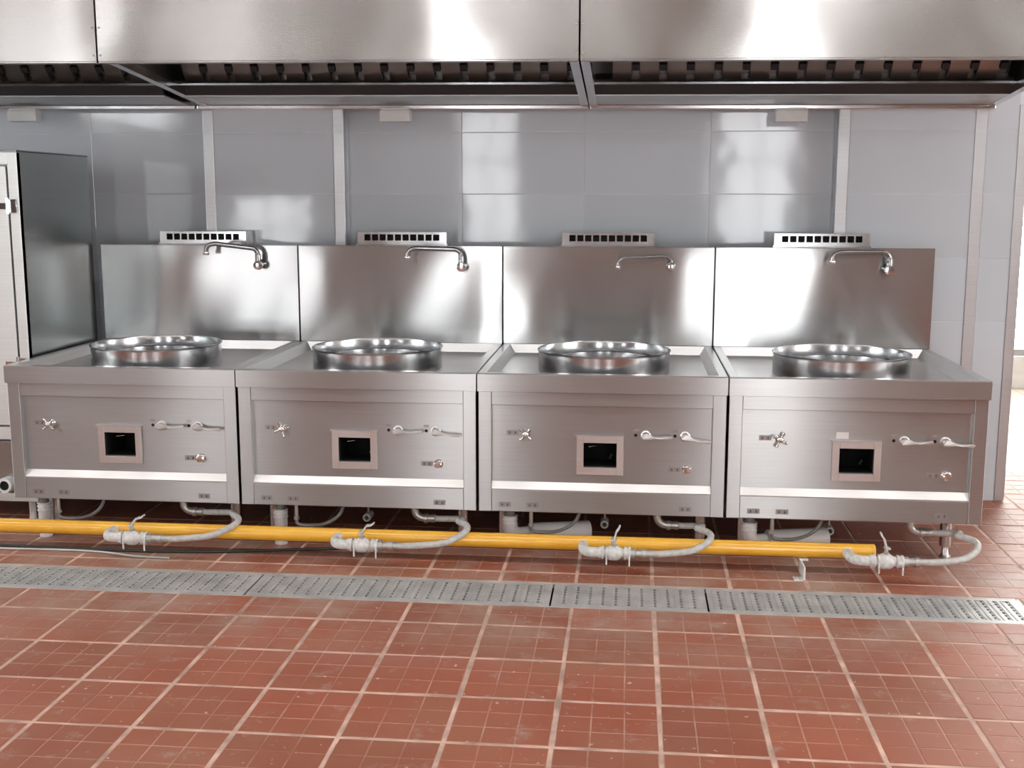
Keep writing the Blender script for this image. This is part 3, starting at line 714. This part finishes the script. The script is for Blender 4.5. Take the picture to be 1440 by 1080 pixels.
for a in (-hwd+.06, hwd-.06):
    for b_ in (-hd+.06, hd-.06):
        B().lathe([(0, 0), (.024, 0), (.026, .01), (.02, .03), (.02, CZ0)], (a, b_, 0), 'z', 16).build('foot', 'cast_metal', t)
dr = B().lathe([(.020, 0), (.034, .0), (.036, .035), (.034, .045), (.022, .045)], (hwd-.135, -hd-.002, .195), 'y', 20).build('drain_outlet', 'pvc_white', t)
B().lathe([(0, .036), (.0225, .036)], (hwd-.135, -hd-.002, .195), 'y', 20).build('outlet_bore', 'black_void', dr)

# ------------------------------------------------------------------ drain covers
DC = [(-3.72, -2.62), (-2.612, -1.452), (-1.444, -.284), (-.276, .300), (.308, 1.462)]
DL = ['perforated steel drain cover in front of the tall cabinet', 'perforated steel drain cover in front of the stove beside the cabinet', 'perforated steel drain cover in front of the second stove from the cabinet', 'short perforated steel drain cover in front of the stove with the thin tap', 'perforated steel drain cover at the end of the drain, in front of the last stove']
for (a, b_), lab in zip(DC, DL):
    t = tag(empty('drain_cover', ((a+b_)/2, (TY0+TY1)/2, -.018)), lab, 'drain cover', 'perforated drain covers set in the floor')
    hw, hd2 = (b_-a)/2, (TY1-TY0)/2-.008
    q = B(); z0, z1 = .010, .0165
    q.box(-hw, hw, -hd2, -hd2+.024, z0, z1, .0008); q.box(-hw, hw, hd2-.024, hd2, z0, z1, .0008)
    n_ = int((2*hw-.04)/.046); pt = (2*hw-.04)/n_
    q.box(-hw, -hw+.02, -hd2+.024, hd2-.024, z0, z1); q.box(hw-.02, hw, -hd2+.024, hd2-.024, z0, z1)
    y0, y1 = -hd2+.024, hd2-.024
    for k in range(n_):
        x = -hw+.02+k*pt; sl = .009
        # solid bar, then a column of short slots left open between bridges
        q.box(x, x+pt*.5-sl/2, y0, y1, z0, z1); q.box(x+pt*.5+sl/2, x+pt, y0, y1, z0, z1)
        m_ = 7; st_ = (y1-y0)/m_
        for j in range(m_): q.box(x+pt*.5-sl/2, x+pt*.5+sl/2, y0+j*st_, y0+j*st_+.009, z0, z1)
    pl_ = q.build('plate', 'drain_steel', t, smooth=False)
    q = B()
    for k in range(n_):                           # embossed anti-slip ribs in a hairpin shape
        x = -hw+.02+k*pt
        q.box(x+.0015, x+.006, y0+.004, y1, z1, z1+.0022); q.box(x+pt*.5+sl/2+.004, x+pt*.5+sl/2+.0085, y0+.004, y1, z1, z1+.0022)
        if k % 2: q.box(x+.0015, x+pt*.5+sl/2+.0085, y1-.005, y1, z1, z1+.0022)
    q.build('anti_slip_rib', 'drain_steel', pl_, smooth=False)
    q = B(); q.box(-hw, hw, -hd2, -hd2+.004, 0, z0); q.box(-hw, hw, hd2-.004, hd2, 0, z0); q.build('flange', 'drain_steel', t)
for yy in (TY0+.004, TY1-.004): B().box(XL, TRX, yy-.004, yy+.004, -.02, -.001).build('drain_frame', 'drain_steel', floor)
B().box(TRX-.008, TRX, TY0, TY1, -.02, -.001).build('drain_frame', 'drain_steel', floor)
for yy in (TY0+.012, TY1-.012): B().box(XL, TRX-.008, yy-.006, yy+.006, -.03, -.0185).build('drain_ledge', 'trough_dark', floor)

# ------------------------------------------------------------------ loose cable
tag(B().tube(spline([(-3.6, 4.60, .007), (-2.9, 4.585, .007), (-2.5, 4.58, .007), (-2.1, 4.57, .007), (-1.75, 4.59, .007), (-1.4, 4.66, .007), (-1.0, 4.74, .007)], 8), .006, 8).build('cable', 'cable_dark'), 'thin dark cable lying on the floor below the yellow pipe', 'cable')
tag(B().tube(spline([(-3.5, 4.56, .006), (-2.8, 4.545, .006), (-2.3, 4.55, .006), (-2.05, 4.50, .006), (-1.9, 4.49, .006)], 8), .0045, 8).build('cable', 'cable_white'), 'thin pale cable lying on the floor beside the dark one', 'cable')
